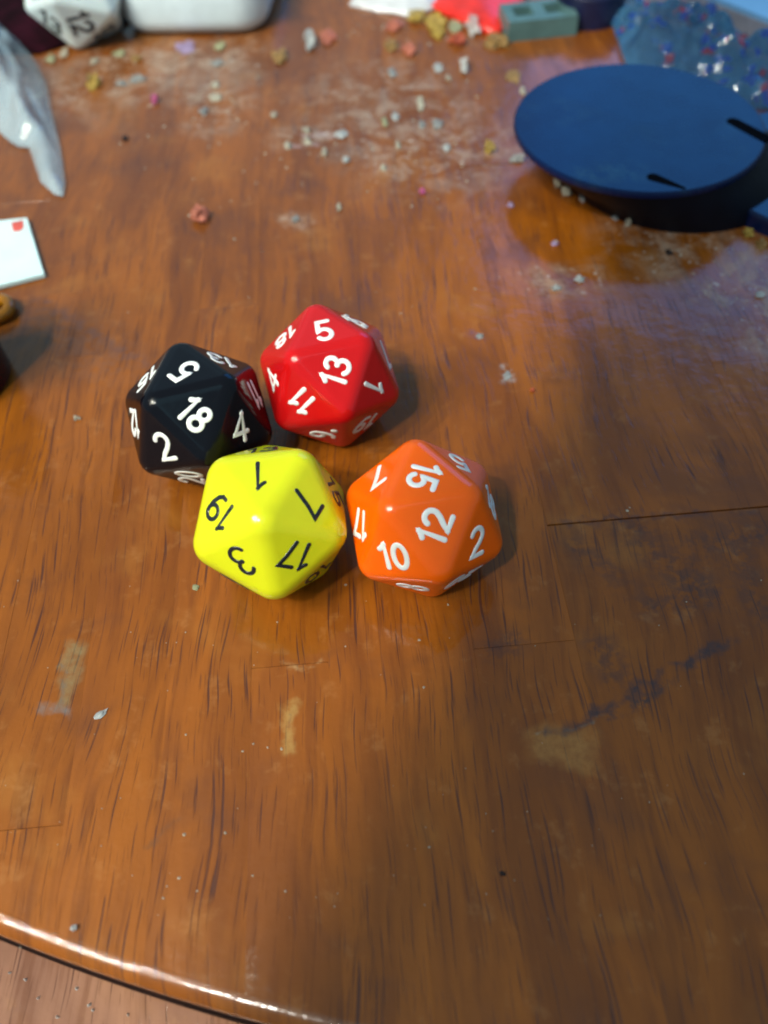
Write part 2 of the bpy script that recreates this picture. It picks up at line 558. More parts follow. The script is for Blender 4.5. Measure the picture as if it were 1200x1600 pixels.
def closest_tri(P, a, b, c):
    """closest points of the triangle abc to the points P (in the plane's own region logic)"""
    n = np.cross(b - a, c - a); n /= np.linalg.norm(n)
    Q = P - np.outer((P - a) @ n, n)
    out = Q.copy()
    inside = np.ones(len(P), bool)
    best = np.full(len(P), 1e9)
    for p, q in ((a, b), (b, c), (c, a)):
        m = np.cross(q - p, n)          # outward
        dd = (Q - p) @ m
        inside &= dd <= 1e-12
    for p, q in ((a, b), (b, c), (c, a)):
        t = np.clip(((Q - p) @ (q - p)) / ((q - p) @ (q - p)), 0, 1)
        X = p + np.outer(t, q - p)
        d = np.linalg.norm(Q - X, axis=1)
        m = (~inside) & (d < best)
        best[m] = d[m]; out[m] = X[m]
    return out

NG = 30
def die_body(rot, size, rr, mat, parent):
    r = rr
    inner = (INR - r) / INR
    verts, norms, faces = [], [], []
    grid = []
    for i in range(NG + 1):
        for j in range(NG + 1 - i):
            grid.append((i, j))
    idx = {ij: n for n, ij in enumerate(grid)}
    def w(t):     # denser near the corners
        return t
    bary = np.array([[i / NG, j / NG, 1 - i / NG - j / NG] for i, j in grid])
    # push the samples towards the edges, where the rounding is
    for f in FACES:
        a, b, c = IV[f[0]], IV[f[1]], IV[f[2]]
        e = np.clip(np.array(bary), 0, 1)
        e = e ** 1.35 / np.sum(e ** 1.35, axis=1)[:, None]
        P = e @ np.array([a, b, c])
        Q = closest_tri(P, a * inner, b * inner, c * inner)
        N = P - Q; N /= np.linalg.norm(N, axis=1)[:, None]
        X = Q + r * N
        base = len(verts)
        X = (X * size) @ rot.T; N = N @ rot.T
        X[:, 2] += INR * size
        verts += [tuple(v * S) for v in X]; norms += [tuple(n) for n in N]
        for i in range(NG):
            for j in range(NG - i):
                faces.append((base + idx[(i, j)], base + idx[(i + 1, j)], base + idx[(i, j + 1)]))
                if i + j < NG - 1:
                    faces.append((base + idx[(i + 1, j)], base + idx[(i + 1, j + 1)], base + idx[(i, j + 1)]))
    # weld the shared edges
    key = {}
    remap, vv, nn = [], [], []
    for v, n in zip(verts, norms):
        q = tuple(round(t * 1e7) for t in v)
        if q not in key:
            key[q] = len(vv); vv.append(v); nn.append(n)
        remap.append(key[q])
    ff = []
    for f in faces:
        t = [remap[i] for i in f]
        if len(set(t)) < 3: continue
        p0, p1, p2 = (Vector(vv[i]) for i in t)
        if (p1 - p0).cross(p2 - p0).dot(Vector(nn[t[0]])) < 0: t = [t[0], t[2], t[1]]
        ff.append(t)
    me = bpy.data.meshes.new('body')
    me.from_pydata(vv, [], ff)
    me.materials.append(mat)
    for p in me.polygons: p.use_smooth = True
    me.normals_split_custom_set_from_vertices(nn)
    o = bpy.data.objects.new('body', me)
    COL.objects.link(o)
    o.parent = parent
    return o

def arc(cx, cy, rx, ry, a0, a1, n=14):
    return [(cx + rx * math.cos(R(a0 + (a1 - a0) * i / n)), cy + ry * math.sin(R(a0 + (a1 - a0) * i / n))) for i in range(n + 1)]
DIG = {
    '0': (0.58, [arc(.29, .5, .235, .44, 90, 450, 26)]),
    '1': (0.34, [[(.06, .76), (.14, .82), (.24, .94), (.24, .05)]]),
    '2': (0.58, [arc(.29, .69, .23, .24, 165, -25, 14) + [(.40, .44), (.22, .26), (.07, .06), (.54, .06)]]),
    '3': (0.56, [arc(.27, .71, .20, .22, 150, -88, 12), arc(.26, .28, .24, .235, 88, -155, 14)]),
    '4': (0.60, [[(.42, .05), (.42, .94), (.05, .32), (.56, .32)]]),
    '5': (0.58, [[(.50, .93), (.15, .93), (.10, .53)] + arc(.27, .31, .235, .25, 140, -150, 14)]),
    '6': (0.58, [arc(.29, .29, .225, .235, 0, 360, 20), [(.47, .90), (.32, .88), (.17, .72), (.07, .50), (.065, .29)]]),
    '7': (0.54, [[(.04, .92), (.50, .92), (.34, .56), (.20, .05)]]),
    '8': (0.58, [arc(.29, .71, .185, .20, 0, 360, 18), arc(.29, .275, .235, .225, 0, 360, 20)]),
    '9': (0.58, [arc(.29, .70, .225, .235, 0, 360, 20), [(.515, .70), (.50, .45), (.40, .20), (.27, .08), (.12, .08)]]),
    '.': (0.16, [[(.08, .05), (.09, .05)]]),
}
def stroke_mesh(paths, w, hgt, verts, faces, tf):
    """ribbons with a low domed section and round ends; tf maps (x, y, z) to the face"""
    prof = [(-1, -0.010), (-0.92, 0.45 * hgt), (-0.5, 0.9 * hgt), (0, hgt), (0.5, 0.9 * hgt), (0.92, 0.45 * hgt), (1, -0.010)]
    for path in paths:
        pts = [Vector(p) for p in path]
        # light smoothing of corners by resampling
        closed = (pts[0] - pts[-1]).length < 1e-4
        nP = len(pts)
        base = len(verts)
        for i, p in enumerate(pts):
            if closed:
                d0 = (pts[i] - pts[i - 1 if i else nP - 2]); d1 = (pts[(i + 1) if i < nP - 1 else 1] - pts[i])
            else:
                d0 = pts[i] - pts[i - 1] if i else pts[1] - pts[0]
                d1 = pts[i + 1] - pts[i] if i < nP - 1 else d0
            d0.normalize(); d1.normalize()
            t = (d0 + d1)
            if t.length < 1e-3: t = d1
            t.normalize()
            nrm = Vector((-t.y, t.x))
            m = min(1.0 / max(0.45, nrm.dot(Vector((-d1.y, d1.x)))), 1.6)
            for (s_, z) in prof:
                q = p + nrm * (s_ * w / 2 * m)
                verts.append(tf(q.x, q.y, z))
        K = len(prof)
        for i in range(nP - 1):
            for j in range(K - 1):
                faces.append((base + i * K + j, base + i * K + j + 1, base + (i + 1) * K + j + 1, base + (i + 1) * K + j))
        ends = [] if closed else [pts[0], pts[-1]]
        # round caps and round joints at sharp corners
        for i in range(1, nP - 1):
            a_, b_ = (pts[i] - pts[i - 1]).normalized(), (pts[i + 1] - pts[i]).normalized()
            if a_.dot(b_) < 0.75: ends.append(pts[i])
        for e in ends:
            b0 = len(verts)
            rings = [(1.0, -0.010), (0.92, 0.43 * hgt), (0.5, 0.87 * hgt)]
            for (rr, z) in rings:
                for q in range(16):
                    t = 2 * math.pi * q / 16
                    verts.append(tf(e.x + math.cos(t) * rr * w / 2, e.y + math.sin(t) * rr * w / 2, z))
            verts.append(tf(e.x, e.y, hgt * 0.97))
            for l in range(2):
                for q in range(16):
                    r2 = (q + 1) % 16
                    faces.append((b0 + l * 16 + q, b0 + l * 16 + r2, b0 + (l + 1) * 16 + r2, b0 + (l + 1) * 16 + q))
            for q in range(16):
                faces.append((b0 + 32 + q, b0 + 32 + (q + 1) % 16, b0 + 48))

def numeral(txt, fkeys, up, rot, size, mat, parent, H=0.35, W_=0.066, off=(0, 0)):
    V3 = (IV * size) @ rot.T
    V3[:, 2] += INR * size
    ids = [names[q] if isinstance(q, str) else q for q in fkeys]
    P = [Vector(V3[i]) for i in ids]
    n = Vector(np.mean((IV @ rot.T)[ids], axis=0)).normalized()
    ctr = Vector((0, 0, INR * size)) + n * (INR * size)
    u = Vector(V3[names[up] if isinstance(up, str) else up]) - ctr
    u = (u - n * u.dot(n)).normalized()
    rgt = u.cross(n)
    total = sum(DIG[ch][0] for ch in txt) + 0.13 * (len(txt) - 1)
    verts, faces = [], []
    h = H * size
    hh = h * (0.94 if len(txt) > 1 else 1.06)
    x0 = -total / 2
    for ch in txt:
        wd, paths = DIG[ch]
        def tf(x, y, z, x0=x0):
            return ctr + rgt * (x + off[0] * size) + u * (y + off[1] * size) + n * (z)
        pp = [[((x + x0) * hh, (y - 0.5) * hh) for x, y in p] for p in paths]
        stroke_mesh(pp, (W_ * (1.5 if ch == '.' else 1)) * size, 0.008, verts, faces, tf)
        x0 += wd + 0.13
    me = bpy.data.meshes.new('numeral')
    me.from_pydata([(v * S)[:] for v in verts], [], faces)
    for p in me.polygons: p.use_smooth = True
    me.materials.append(mat)
    o = bpy.data.objects.new('numeral', me)
    COL.objects.link(o)
    o.parent = parent
    return o

def make_die(name, loc, face, yaw, size, rr, mat, pmat, nums, label, group='twenty-sided dice', H=0.35, W_=0.066):
    rot = pose(face, yaw)
    root = empty(name, (loc[0], loc[1], 0.0), label, 'die', group)
    die_body(rot, size, rr, mat, root)
    for row in nums:
        txt, f, up = row[:3]
        numeral(txt, f, up, rot, size, pmat, root, H, W_)
    return root

make_die('twenty_sided_die', (-2.3633, 7.4831), 'ADB', 3.917, 1.056, 0.24, M['die_black'], M['paint_white'],
         [('5', 'ABD', 'A'), ('18', 'ABC', 'B'), ('4', 'BCF', 'B'), ('2', 'ACH', 'A'), ('20', 'CHI', 'H'), ('13', 'BDE', 'B'),
          ('11', 'BEF', 'F'), ('15', 'ADG', 'A'), ('12', 'AGH', 'H'), ('14', 'CFI', 'C')],
         'glossy black twenty-sided die with white numerals, 18 facing the viewer')
make_die('twenty_sided_die', (-0.6296, 8.0999), 'ADB', 3.8936, 1.045, 0.24, M['die_red'], M['paint_white'],
         [('5', 'ABD', 'D'), ('13', 'ABC', 'A'), ('1', 'BCF', 'F'), ('11', 'ACH', 'H'), ('9.', 'CHI', 'H'), ('15', 'BDE', 'D'),
          ('7', 'BEF', 'F'), ('18', 'ADG', 'A'), ('4', 'AGH', 'G'), ('19', 'CFI', 'I')],
         'red twenty-sided die with white numerals, 13 facing the viewer')
make_die('twenty_sided_die', (-1.3449, 5.732), 'AGD', 4.7656, 1.064, 0.27, M['die_yellow'], M['paint_black'],
         [('1', 'AGD', 'A'), ('7', 'ABD', 'B'), ('17', 'ABC', 'C'), ('3', 'ACH', 'C'), ('19', 'AGH', 'H'), ('15', 'BDE', 'E'),
          ('13', 'GDT', 'T'), ('10', 'BCF', 'F'), ('6', 'CHI', 'C')],
         'yellow twenty-sided die with black numerals 1, 7, 17, 3 and 19 around its upper corner', H=0.36, W_=0.050)
make_die('twenty_sided_die', (0.4674, 5.6166), 'ADB', 3.8001, 1.037, 0.24, M['die_orange'], M['paint_white'],
         [('15', 'ABD', 'B'), ('12', 'ABC', 'A'), ('2', 'BCF', 'B'), ('10', 'ACH', 'A'), ('8', 'CHI', 'H'), ('5', 'BDE', 'B'),
          ('18', 'BEF', 'E'), ('7', 'ADG', 'A'), ('17', 'AGH', 'H'), ('20', 'CFI', 'I')],
         'orange twenty-sided die with white numerals, 12 facing the viewer')
# blurred white die at the far left
make_die('twenty_sided_die', (-6.3, 20.95), 'ABC', 1.35, 1.28, 0.17, M['die_white'], M['paint_black'],
         [(str(n_ + 1), tuple(f_), f_[n_ % 3]) for n_, f_ in enumerate(FACES)],
         'white die with dark numerals beside the white plastic box, out of focus', H=0.42, W_=0.085)

# ------------------------------------------------------------------ things on the table
def rounded_box(name, x0, x1, y0, y1, z0, z1, r, mat, parent=None, rotz=0.0, seg=4, ctr=None):
    bm = bmesh.new()
    bmesh.ops.create_cube(bm, size=1.0)
    for v in bm.verts:
        v.co = Vector(((v.co.x) * (x1 - x0), (v.co.y) * (y1 - y0), (v.co.z) * (z1 - z0)))
    bmesh.ops.bevel(bm, geom=[e for e in bm.edges if abs((e.verts[0].co - e.verts[1].co).normalized().z) > .9], offset=r, segments=6, profile=0.5, affect='EDGES')
    r2 = min(r * 0.5, (z1 - z0) * 0.35)
    bmesh.ops.bevel(bm, geom=[e for e in bm.edges if abs((e.verts[0].co - e.verts[1].co).normalized().z) < .1], offset=r2, segments=seg, profile=0.5, affect='EDGES')
    c = Vector(((x0 + x1) / 2, (y0 + y1) / 2, (z0 + z1) / 2))
    for v in bm.verts:
        v.co = Matrix.Rotation(rotz, 3, 'Z') @ v.co + c
    return bm_obj(name, bm, mat, parent, (c.x, c.y, z0), smooth=True)

def pip(x, y, poly):
    c = False
    for i in range(len(poly)):
        x1, y1 = poly[i]; x2, y2 = poly[i - 1]
        if (y1 > y) != (y2 > y) and x < (x2 - x1) * (y - y1) / (y2 - y1) + x1: c = not c
    return c

def sheet(name, outline, zfun, res, mat, thick=0.03, parent=None, smooth=True, seed=0, bottom=None):
    """a crumpled closed skin over an outline: zfun(x, y, distance to the edge) gives the upper height"""
    poly = [(p[0], p[1]) for p in outline]
    # refine the outline
    pts = []
    for i in range(len(poly)):
        a, b = Vector(poly[i]), Vector(poly[(i + 1) % len(poly)])
        n = max(1, int((b - a).length / res))
        for j in range(n): pts.append(a + (b - a) * j / n)
    nb = len(pts)
    rr = random.Random(seed)
    xs = [p.x for p in pts]; ys = [p.y for p in pts]
    x = min(xs)
    bpts = list(pts)
    def edist(q):
        d = 1e9
        for i in range(nb):
            a, b = bpts[i], bpts[(i + 1) % nb]
            ba = b - a
            t = max(0, min(1, (q - a).dot(ba) / max(ba.length_squared, 1e-9)))
            d = min(d, (q - a - ba * t).length)
        return d
    while x < max(xs):
        y = min(ys)
        while y < max(ys):
            q = Vector((x + rr.uniform(-.3, .3) * res, y + rr.uniform(-.3, .3) * res))
            if pip(q.x, q.y, poly) and edist(q) > res * 0.4: pts.append(q)
            y += res
        x += res
    vv, _, ff, *_r = delaunay_2d_cdt([Vector(p) for p in pts], [(i, (i + 1) % nb) for i in range(nb)], [], 1, 1e-6)
    verts, faces = [], []
    n = len(vv)
    for v in vv:
        d = edist(v)
        verts.append((v.x, v.y, zfun(v.x, v.y, d)))
    for v, t in zip(vv, list(verts)):
        verts.append((v.x, v.y, (t[2] - thick) if bottom is None else bottom))
    for f in ff:
        faces.append(list(f)); faces.append([i + n for i in reversed(f)])
    # rim
    cnt = {}
    for f in ff:
        for i in range(len(f)):
            e = (f[i], f[(i + 1) % len(f)])
            cnt[e] = 1
    for (a, b) in list(cnt):
        if (b, a) not in cnt: faces.append([a, a + n, b + n, b])
    cx = sum(xs) / len(xs); cy = sum(ys) / len(ys)
    return mesh_obj(name, verts, faces, mat, parent, (cx, cy, 0), smooth)

def px(pts, z=0.0): return [on(u, v, z)[:2] for u, v in pts]
def fbm(x, y, s, seed=0.0): return noise.fractal(Vector((x * s, y * s, seed)), 0.6, 2.0, 4)
def ridge(x, y, s, seed=0.0): return abs(noise.noise(Vector((x * s, y * s, seed))))

M['white_plastic'] = plain('glossy_white_plastic', (0.70, 0.84, 0.90), 0.25, vary=0.03)
M['paper'] = plain('pale_cyan_card', (0.64, 0.86, 0.88), 0.7, vary=0.03)
M['red_print'] = plain('red_print', (0.62, 0.10, 0.08), 0.6)
M['navy'] = plain('dark_navy_plastic', (0.0005, 0.008, 0.05), 0.24, spec=0.45, vary=0.1)
def dusty_navy():
    k = NT('dusty_navy_plastic')
    co = k.co()
    d1 = k.math('MULTIPLY', k.step(k.noise(co, 0.9, 5, 0.7), 0.52, 0.75), 0.30)
    near = capsule(k, k.vec('MULTIPLY', co, (1, 1, 0)), Vector((-0.45, -1.55, 0)), Vector((-1.2, -1.5, 0)), 0.25, 0.25)
    d2 = k.math('MULTIPLY', near, k.step(k.noise(co, 3.0, 4, 0.7), 0.42, 0.62))
    k.put(k.bsdf.inputs['Base Color'], k.mix(k.math('MAXIMUM', d1, k.math('MULTIPLY', d2, 0.6)), (0.0005, 0.008, 0.05), (0.02, 0.06, 0.08)))
    k.put(k.bsdf.inputs['Roughness'], k.math('MULTIPLY_ADD', k.noise(co, 1.2, 4, 0.6), 0.25, 0.14))
    k.bsdf.inputs['Specular IOR Level'].default_value = 0.30
    return k.m
M['dusty_navy'] = dusty_navy()
M['black'] = plain('black_plastic_matt', (0.006, 0.007, 0.012), 0.5, vary=0.1)
M['slot'] = plain('slot_shadow_black', (0.002, 0.002, 0.004), 0.9, spec=0.05)
M['teal'] = plain('grey_teal_plastic', (0.09, 0.18, 0.18), 0.4, vary=0.08)
M['teal_dark'] = plain('dark_recess', (0.02, 0.045, 0.045), 0.5)
M['red_foil'] = plain('red_packet_film', (0.78, 0.03, 0.02), 0.3, bump=0.05, bscale=1.5)
M['maroon'] = plain('dark_maroon_cloth', (0.018, 0.002, 0.006), 0.9, vary=0.3, spec=0.08)
M['amber'] = plain('amber_plastic', (0.42, 0.17, 0.005), 0.15, spec=0.6, trans=0.3)
M['grey_card'] = plain('pale_grey_card', (0.42, 0.40, 0.44), 0.6)
M['pale_blue'] = plain('pale_blue_cover', (0.30, 0.60, 0.90), 0.35, vary=0.08, nscale=0.4)
M['collar'] = plain('near_black_navy', (0.0015, 0.003, 0.009), 0.5, spec=0.18)
M['dark_blue'] = plain('dark_blue_plastic', (0.008, 0.012, 0.05), 0.4)

def film_mat(name, col, alpha, prints=False, rough=0.18):
    k = NT(name)
    co = k.co()
    c = k.mix(k.step(k.noise(co, 1.4, 4, 0.6), 0.35, 0.65), tuple(x * 0.85 for x in col), col)
    a = alpha
    if prints:
        v = k.n('ShaderNodeTexVoronoi'); k.put(v.inputs['Vector'], co); v.inputs['Scale'].default_value = 7.0
        vs = k.n('ShaderNodeSeparateColor'); k.put(vs.inputs[0], v.outputs['Color'])
        m1 = k.math('MULTIPLY', k.step(vs.outputs[0], 0.70, 0.78), 0.8); m2 = k.math('MULTIPLY', k.step(vs.outputs[1], 0.90, 0.94), 0.8)
        band = k.step(k.noise(co, 1.1, 3), 0.46, 0.52)
        mb = k.math('MULTIPLY', m1, band)
        c = k.mix(mb, c, (0.02, 0.05, 0.42))
        c = k.mix(k.math('MULTIPLY', m2, band), c, (0.60, 0.02, 0.03))
        a = k.math('ADD', k.math('MULTIPLY', mb, 0.5), alpha, clamp=True)
    k.put(k.bsdf.inputs['Base Color'], c)
    k.bsdf.inputs['Roughness'].default_value = rough
    k.bsdf.inputs['Specular IOR Level'].default_value = 0.9
    k.put(k.bsdf.inputs['Alpha'], a)
    k.put(k.bsdf.inputs['Normal'], k.bump(k.noise(co, 2.4 if prints else 1.6, 3 if prints else 2, 0.5), 0.75 if prints else 0.45, 0.09 if prints else 0.06))
    return k.m
M['film'] = film_mat('milky_plastic_film', (0.62, 0.80, 0.90), 0.34, rough=0.06)
M['film_print'] = film_mat('printed_clear_film', (0.06, 0.24, 0.46), 0.42, True, rough=0.08)
M['film_pale'] = film_mat('pale_wrapper_film', (0.75, 0.78, 0.82), 0.9)

# milky plastic bag on the left
bag = [( -60, 30), (0, 22), (28, 48), (52, 82), (64, 110), (74, 160), (86, 210), (93, 262), (90, 284), (76, 281), (54, 262), (42, 226), (36, 208), (20, 207), (6, 199), (-50, 150)]
o = sheet('plastic_bag', px(bag, 0.35), lambda x, y, d: 0.06 + min(d, 0.7) * 0.75 + (0.75 * ridge((x * .93 + y * .36) * 1.5, (y * .93 - x * .36) * .35, 0.8, 2) + 0.42 * ridge((x * .93 + y * .36) * 1.6, (y * .93 - x * .36) * .3, 1.9, 7)) * min(1, d * 2.5), 0.085, M['film'], seed=3, thick=0.02, smooth=True)
tag(o, 'milky crinkled plastic bag with a pointed tip at the left edge', 'plastic bag')

# white card with a red mark
c0 = px([(-42, 350), (42, 341), (69, 429), (-38, 456)], 0.08)
card = mesh_obj('paper_card', [(x, y, z) for z in (0.09, 0.02) for x, y in c0], [(3, 2, 1, 0), (4, 5, 6, 7)] + [(i, (i + 1) % 4, 4 + (i + 1) % 4, 4 + i) for i in range(4)], M['paper'], origin=(c0[0][0], c0[0][1], 0))
tag(card, 'small pale cyan-white card with a red mark on its corner at the left edge', 'card')
c1 = px([(17, 347), (36, 343), (37, 356), (30, 361), (20, 361)], 0.10)
mesh_obj('red_mark', [(x, y, z) for z in (0.094, 0.088) for x, y in c1], [(4, 3, 2, 1, 0), (5, 6, 7, 8, 9)] + [(i, (i + 1) % 5, 5 + (i + 1) % 5, 5 + i) for i in range(5)], M['red_print'], card, origin=(c1[0][0], c1[0][1], 0))

# white rounded box, cut by the top edge of the picture
a = on(318, 56)
wb = rounded_box('plastic_box', a.x - 1.75, a.x + 1.75, a.y - 0.1, a.y + 4.1, 0.0, 1.25, 0.75, M['white_plastic'], rotz=R(-6))
tag(wb, 'glossy white plastic box with rounded corners beside the white die', 'box')

# dark maroon pouch behind
o = sheet('cloth_pouch', px([(-60, -30), (90, -40), (215, -30), (214, 26), (190, 44), (140, 60), (100, 74), (60, 86), (-50, 84)], 0.0), lambda x, y, d: 0.05 + min(d, 1.2) * 0.16 + 0.1 * ridge(x, y, 0.8, 5), 0.4, M['maroon'], bottom=0.005, seed=4)
tag(o, 'dark maroon cloth pouch behind the plastic bag at the far left', 'pouch')

# amber ring and clear chip by the left edge
def torus(name, c, R0, r0, mat, origin, tilt=0.0):
    verts, faces = [], []
    n, m = 40, 14
    for i in range(n):
        for j in range(m):
            t, s_ = 2 * math.pi * i / n, 2 * math.pi * j / m
            v = Vector(((R0 + r0 * math.cos(s_)) * math.cos(t), (R0 + r0 * math.cos(s_)) * math.sin(t), r0 * math.sin(s_)))
            v = Matrix.Rotation(tilt, 3, 'Y') @ v
            verts.append(v + Vector(c))
            faces.append((i * m + j, ((i + 1) % n) * m + j, ((i + 1) % n) * m + (j + 1) % m, i * m + (j + 1) % m))
    return mesh_obj(name, verts, faces, mat, None, origin, True)
a = on(-8, 484, 0.1)
o = torus('plastic_ring', (a.x, a.y, 0.11), 0.24, 0.10, M['amber'], (a.x, a.y, 0))
tag(o, 'amber plastic ring below the white card at the left edge', 'ring')

# maroon bottle added, mostly out of view, to throw shade and a mirror image here
def lathe(name, c, prof, mat, parent, n=64):
    verts, faces = [], []
    for (r_, z) in prof:
        for i in range(n):
            t = 2 * math.pi * i / n
            verts.append((c.x + r_ * math.cos(t), c.y + r_ * math.sin(t), z))
    for l in range(len(prof) - 1):
        for i in range(n):
            j = (i + 1) % n
            faces.append((l * n + i, l * n + j, (l + 1) * n + j, (l + 1) * n + i))
    faces.append(list(reversed(range(n)))); faces.append([(len(prof) - 1) * n + i for i in range(n)])
    return mesh_obj(name, verts, faces, mat, parent, (c.x, c.y, prof[0][1]), True)
M['added_bottle_maroon'] = plain('added_bottle_maroon_plastic', (0.045, 0.003, 0.008), 0.2, vary=0.1)
bc = on(-64, 596)
bt = empty('added_bottle', (bc.x, bc.y, 0), 'dark maroon round bottle, added and mostly unseen, at the very left border, below the amber ring', 'added_bottle')
lathe('body', bc, [(0.74, 0), (0.80, 0.05), (0.80, 1.5), (0.74, 1.62), (0.5, 1.72)], M['added_bottle_maroon'], bt)
lathe('added_bottle_lid', bc, [(0.55, 1.725), (0.57, 1.76), (0.57, 2.2), (0.52, 2.25)], M['black'], bt)

# black disc on its stand, upper right
ds = empty('round_stand', (5.5, 14.1, 0), 'black round plastic stand with two slots in its blue-lit disc', 'stand')
TC, TR, TZ = Vector((4.95, 13.97)), 2.20, 0.92
tilt = Matrix.Rotation(R(0), 3, 'X')
disc_mesh('disc', (TC.x, TC.y), TR, TZ - 0.10, TZ, M['dusty_navy'], ds, 128, 0.04, origin=(TC.x, TC.y, TZ))
# oblique collar between disc and foot
verts, faces = [], []
n = 96
stages = [(TC, TR - 0.02, TZ - 0.05), (Vector((5.15, 13.97)), TR - 0.05, 0.62), (Vector((5.72, 14.0)), 2.12, 0.22), (Vector((5.85, 14.0)), 2.09, 0.0)]
for (c, r, z) in stages:
    for i in range(n):
        t = 2 * math.pi * i / n
        verts.append((c.x + r * math.cos(t), c.y + r * math.sin(t), z))
for l in range(len(stages) - 1):
    for i in range(n):
        j = (i + 1) % n
        faces.append((l * n + i, (l + 1) * n + i, (l + 1) * n + j, l * n + j))
mesh_obj('collar', verts, faces, M['collar'], ds, (6, 14, 0), True)
disc_mesh('foot', (8.25, 13.2), 2.05, 0.0, 0.30, M['navy'], ds, 96, 0.05, origin=(8.25, 13.2, 0))
def slot(pa, pb, w0, w1):
    a, b = on(*pa, TZ), on(*pb, TZ)
    d = (b - a).normalized(); nn = Vector((-d.y, d.x, 0))
    L = (b - a).length
    out = []
    for i in range(9):
        t = math.pi / 2 + math.pi * i / 8
        out.append(a + d * (math.cos(t) * w0) + nn * (math.sin(t) * w0))
    out.append(b - nn * w1); out.append(b + nn * w1)
    out = [Vector((q.x, q.y, TZ + 0.004)) for q in out]
    low = [Vector((q.x, q.y, TZ - 0.02)) for q in out]
    m = len(out)
    mesh_obj('slot', out + low, [list(range(m))] + [(i, m + i, m + (i + 1) % m, (i + 1) % m) for i in range(m)], M['slot'], ds, (a.x, a.y, TZ))
slot((1021, 277), (1071, 295), 0.11, 0.03)
slot((1146, 190), (1203, 220), 0.12, 0.13)

# grey-teal block with two square wells
def block():
    c = on(838, 46)
    rz = R(6)
    root = empty('plastic_block', (c.x, c.y, 0), 'grey-teal plastic block with two dark square wells near the top edge', 'block')
    bm = bmesh.new()
    w, d, h = 1.58, 0.95, 0.42
    # top plate with wells: a grid of cells
    xs = [-w / 2, -w / 2 + .22, -0.14, 0.14, w / 2 - .22, w / 2]
    ys = [-d / 2, -d / 2 + .26, d / 2 - .22, d / 2]
    wells = {(1, 1), (3, 1)}
    V = {}
    for i, x in enumerate(xs):
        for j, y in enumerate(ys):
            V[i, j, 1] = bm.verts.new((x, y, h)); V[i, j, 0] = bm.verts.new((x, y, h - 0.2))
    for i in range(5):
        for j in range(3):
            if (i, j) in wells:
                q = [(i, j), (i + 1, j), (i + 1, j + 1), (i, j + 1)]
                for a_ in range(4):
                    b_ = (a_ + 1) % 4
                    bm.faces.new((V[q[a_] + (1,)], V[q[b_] + (1,)], V[q[b_] + (0,)], V[q[a_] + (0,)]))
            else:
                bm.faces.new((V[i, j, 1], V[i + 1, j, 1], V[i + 1, j + 1, 1], V[i, j + 1, 1]))
    ring = [(i, 0) for i in range(6)] + [(5, j) for j in range(1, 4)] + [(i, 3) for i in range(4, -1, -1)] + [(0, j) for j in (2, 1)]
    bot = [bm.verts.new((V[k_ + (1,)].co.x * 1.02, V[k_ + (1,)].co.y * 1.02, 0.0)) for k_ in ring]
    for a_ in range(len(ring)):
        b_ = (a_ + 1) % len(ring)
        bm.faces.new((V[ring[a_] + (1,)], bot[a_], bot[b_], V[ring[b_] + (1,)]))
    for v in [v for v in bm.verts if not v.link_faces]: bm.verts.remove(v)
    for v in bm.verts: v.co = Matrix.Rotation(rz, 3, 'Z') @ v.co + Vector((c.x, c.y, 0))
    bm_obj('body', bm, M['teal'], root, (c.x, c.y, 0))
    for sx in (-0.355, 0.355):
        p = Matrix.Rotation(rz, 3, 'Z') @ Vector((sx, 0.02, 0)) + Vector((c.x, c.y, 0))
        q = [Matrix.Rotation(rz, 3, 'Z') @ Vector((dx, dy, 0)) + p + Vector((0, 0, 0.225)) for dx, dy in ((-.22, -.25), (.22, -.25), (.22, .25), (-.22, .25))]
        q2 = [v - Vector((0, 0, .1)) for v in q]
        mesh_obj('well', q + q2, [(0, 1, 2, 3), (7, 6, 5, 4)] + [(i, (i + 1) % 4, 4 + (i + 1) % 4, 4 + i) for i in range(4)], M['teal_dark'], root, (p.x, p.y, 0))
block()

# red packet and pale wrapper along the top edge
o = sheet('snack_packet', px([(675, 4), (700, -30), (830, -35), (815, 10), (800, 22), (782, 44), (765, 46), (740, 34), (716, 26)], 0.15), lambda x, y, d: 0.10 + min(d, .6) * 0.30 + 0.10 * ridge(x, y, 1.2, 1), 0.22, M['red_foil'], seed=5, bottom=0.006)
tag(o, 'bright red plastic packet lying beside the grey-teal block', 'packet')
o = sheet('foil_wrapper', px([(545, 2), (560, -25), (700, -30), (678, 8), (655, 12), (640, 20), (615, 14), (590, 12)], 0.12), lambda x, y, d: 0.05 + min(d, .5) * 0.4 + 0.25 * ridge(x, y, 1.4, 9) * min(1, d * 3), 0.16, M['film_pale'], seed=6, bottom=0.006)
tag(o, 'crumpled pale wrapper left of the red packet at the top edge', 'wrapper')
# dark blue cap
a = on(925, 48)
disc_mesh_o = disc_mesh('bottle_cap', (a.x + 0.05, a.y + 0.75), 0.78, 0.0, 0.7, M['dark_blue'], None, 64, 0.08, origin=(a.x, a.y + .75, 0))
tag(disc_mesh_o, 'dark blue round bottle cap between the grey-teal block and the clear bag', 'bottlecap')
# clear printed bag, crumpled
o = sheet('printed_bag', px([(932, -20), (958, 15), (972, 52), (980, 78), (1010, 96), (1050, 104), (1100, 116), (1140, 134), (1172, 148), (1230, 150), (1260, 90), (1190, 62), (1130, 34), (1090, 18), (1030, 5), (985, -20)], 0.35),
          lambda x, y, d: 0.10 + min(d, .8) * 0.55 + (0.62 * ridge(x, y, 1.2, 3) + 0.42 * ridge(x, y, 2.8, 8)) * min(1, d * 3), 0.12, M['film_print'], seed=8, thick=0.02, smooth=False)
tag(o, 'crumpled clear plastic bag with blue and red print above the black disc', 'plastic bag')
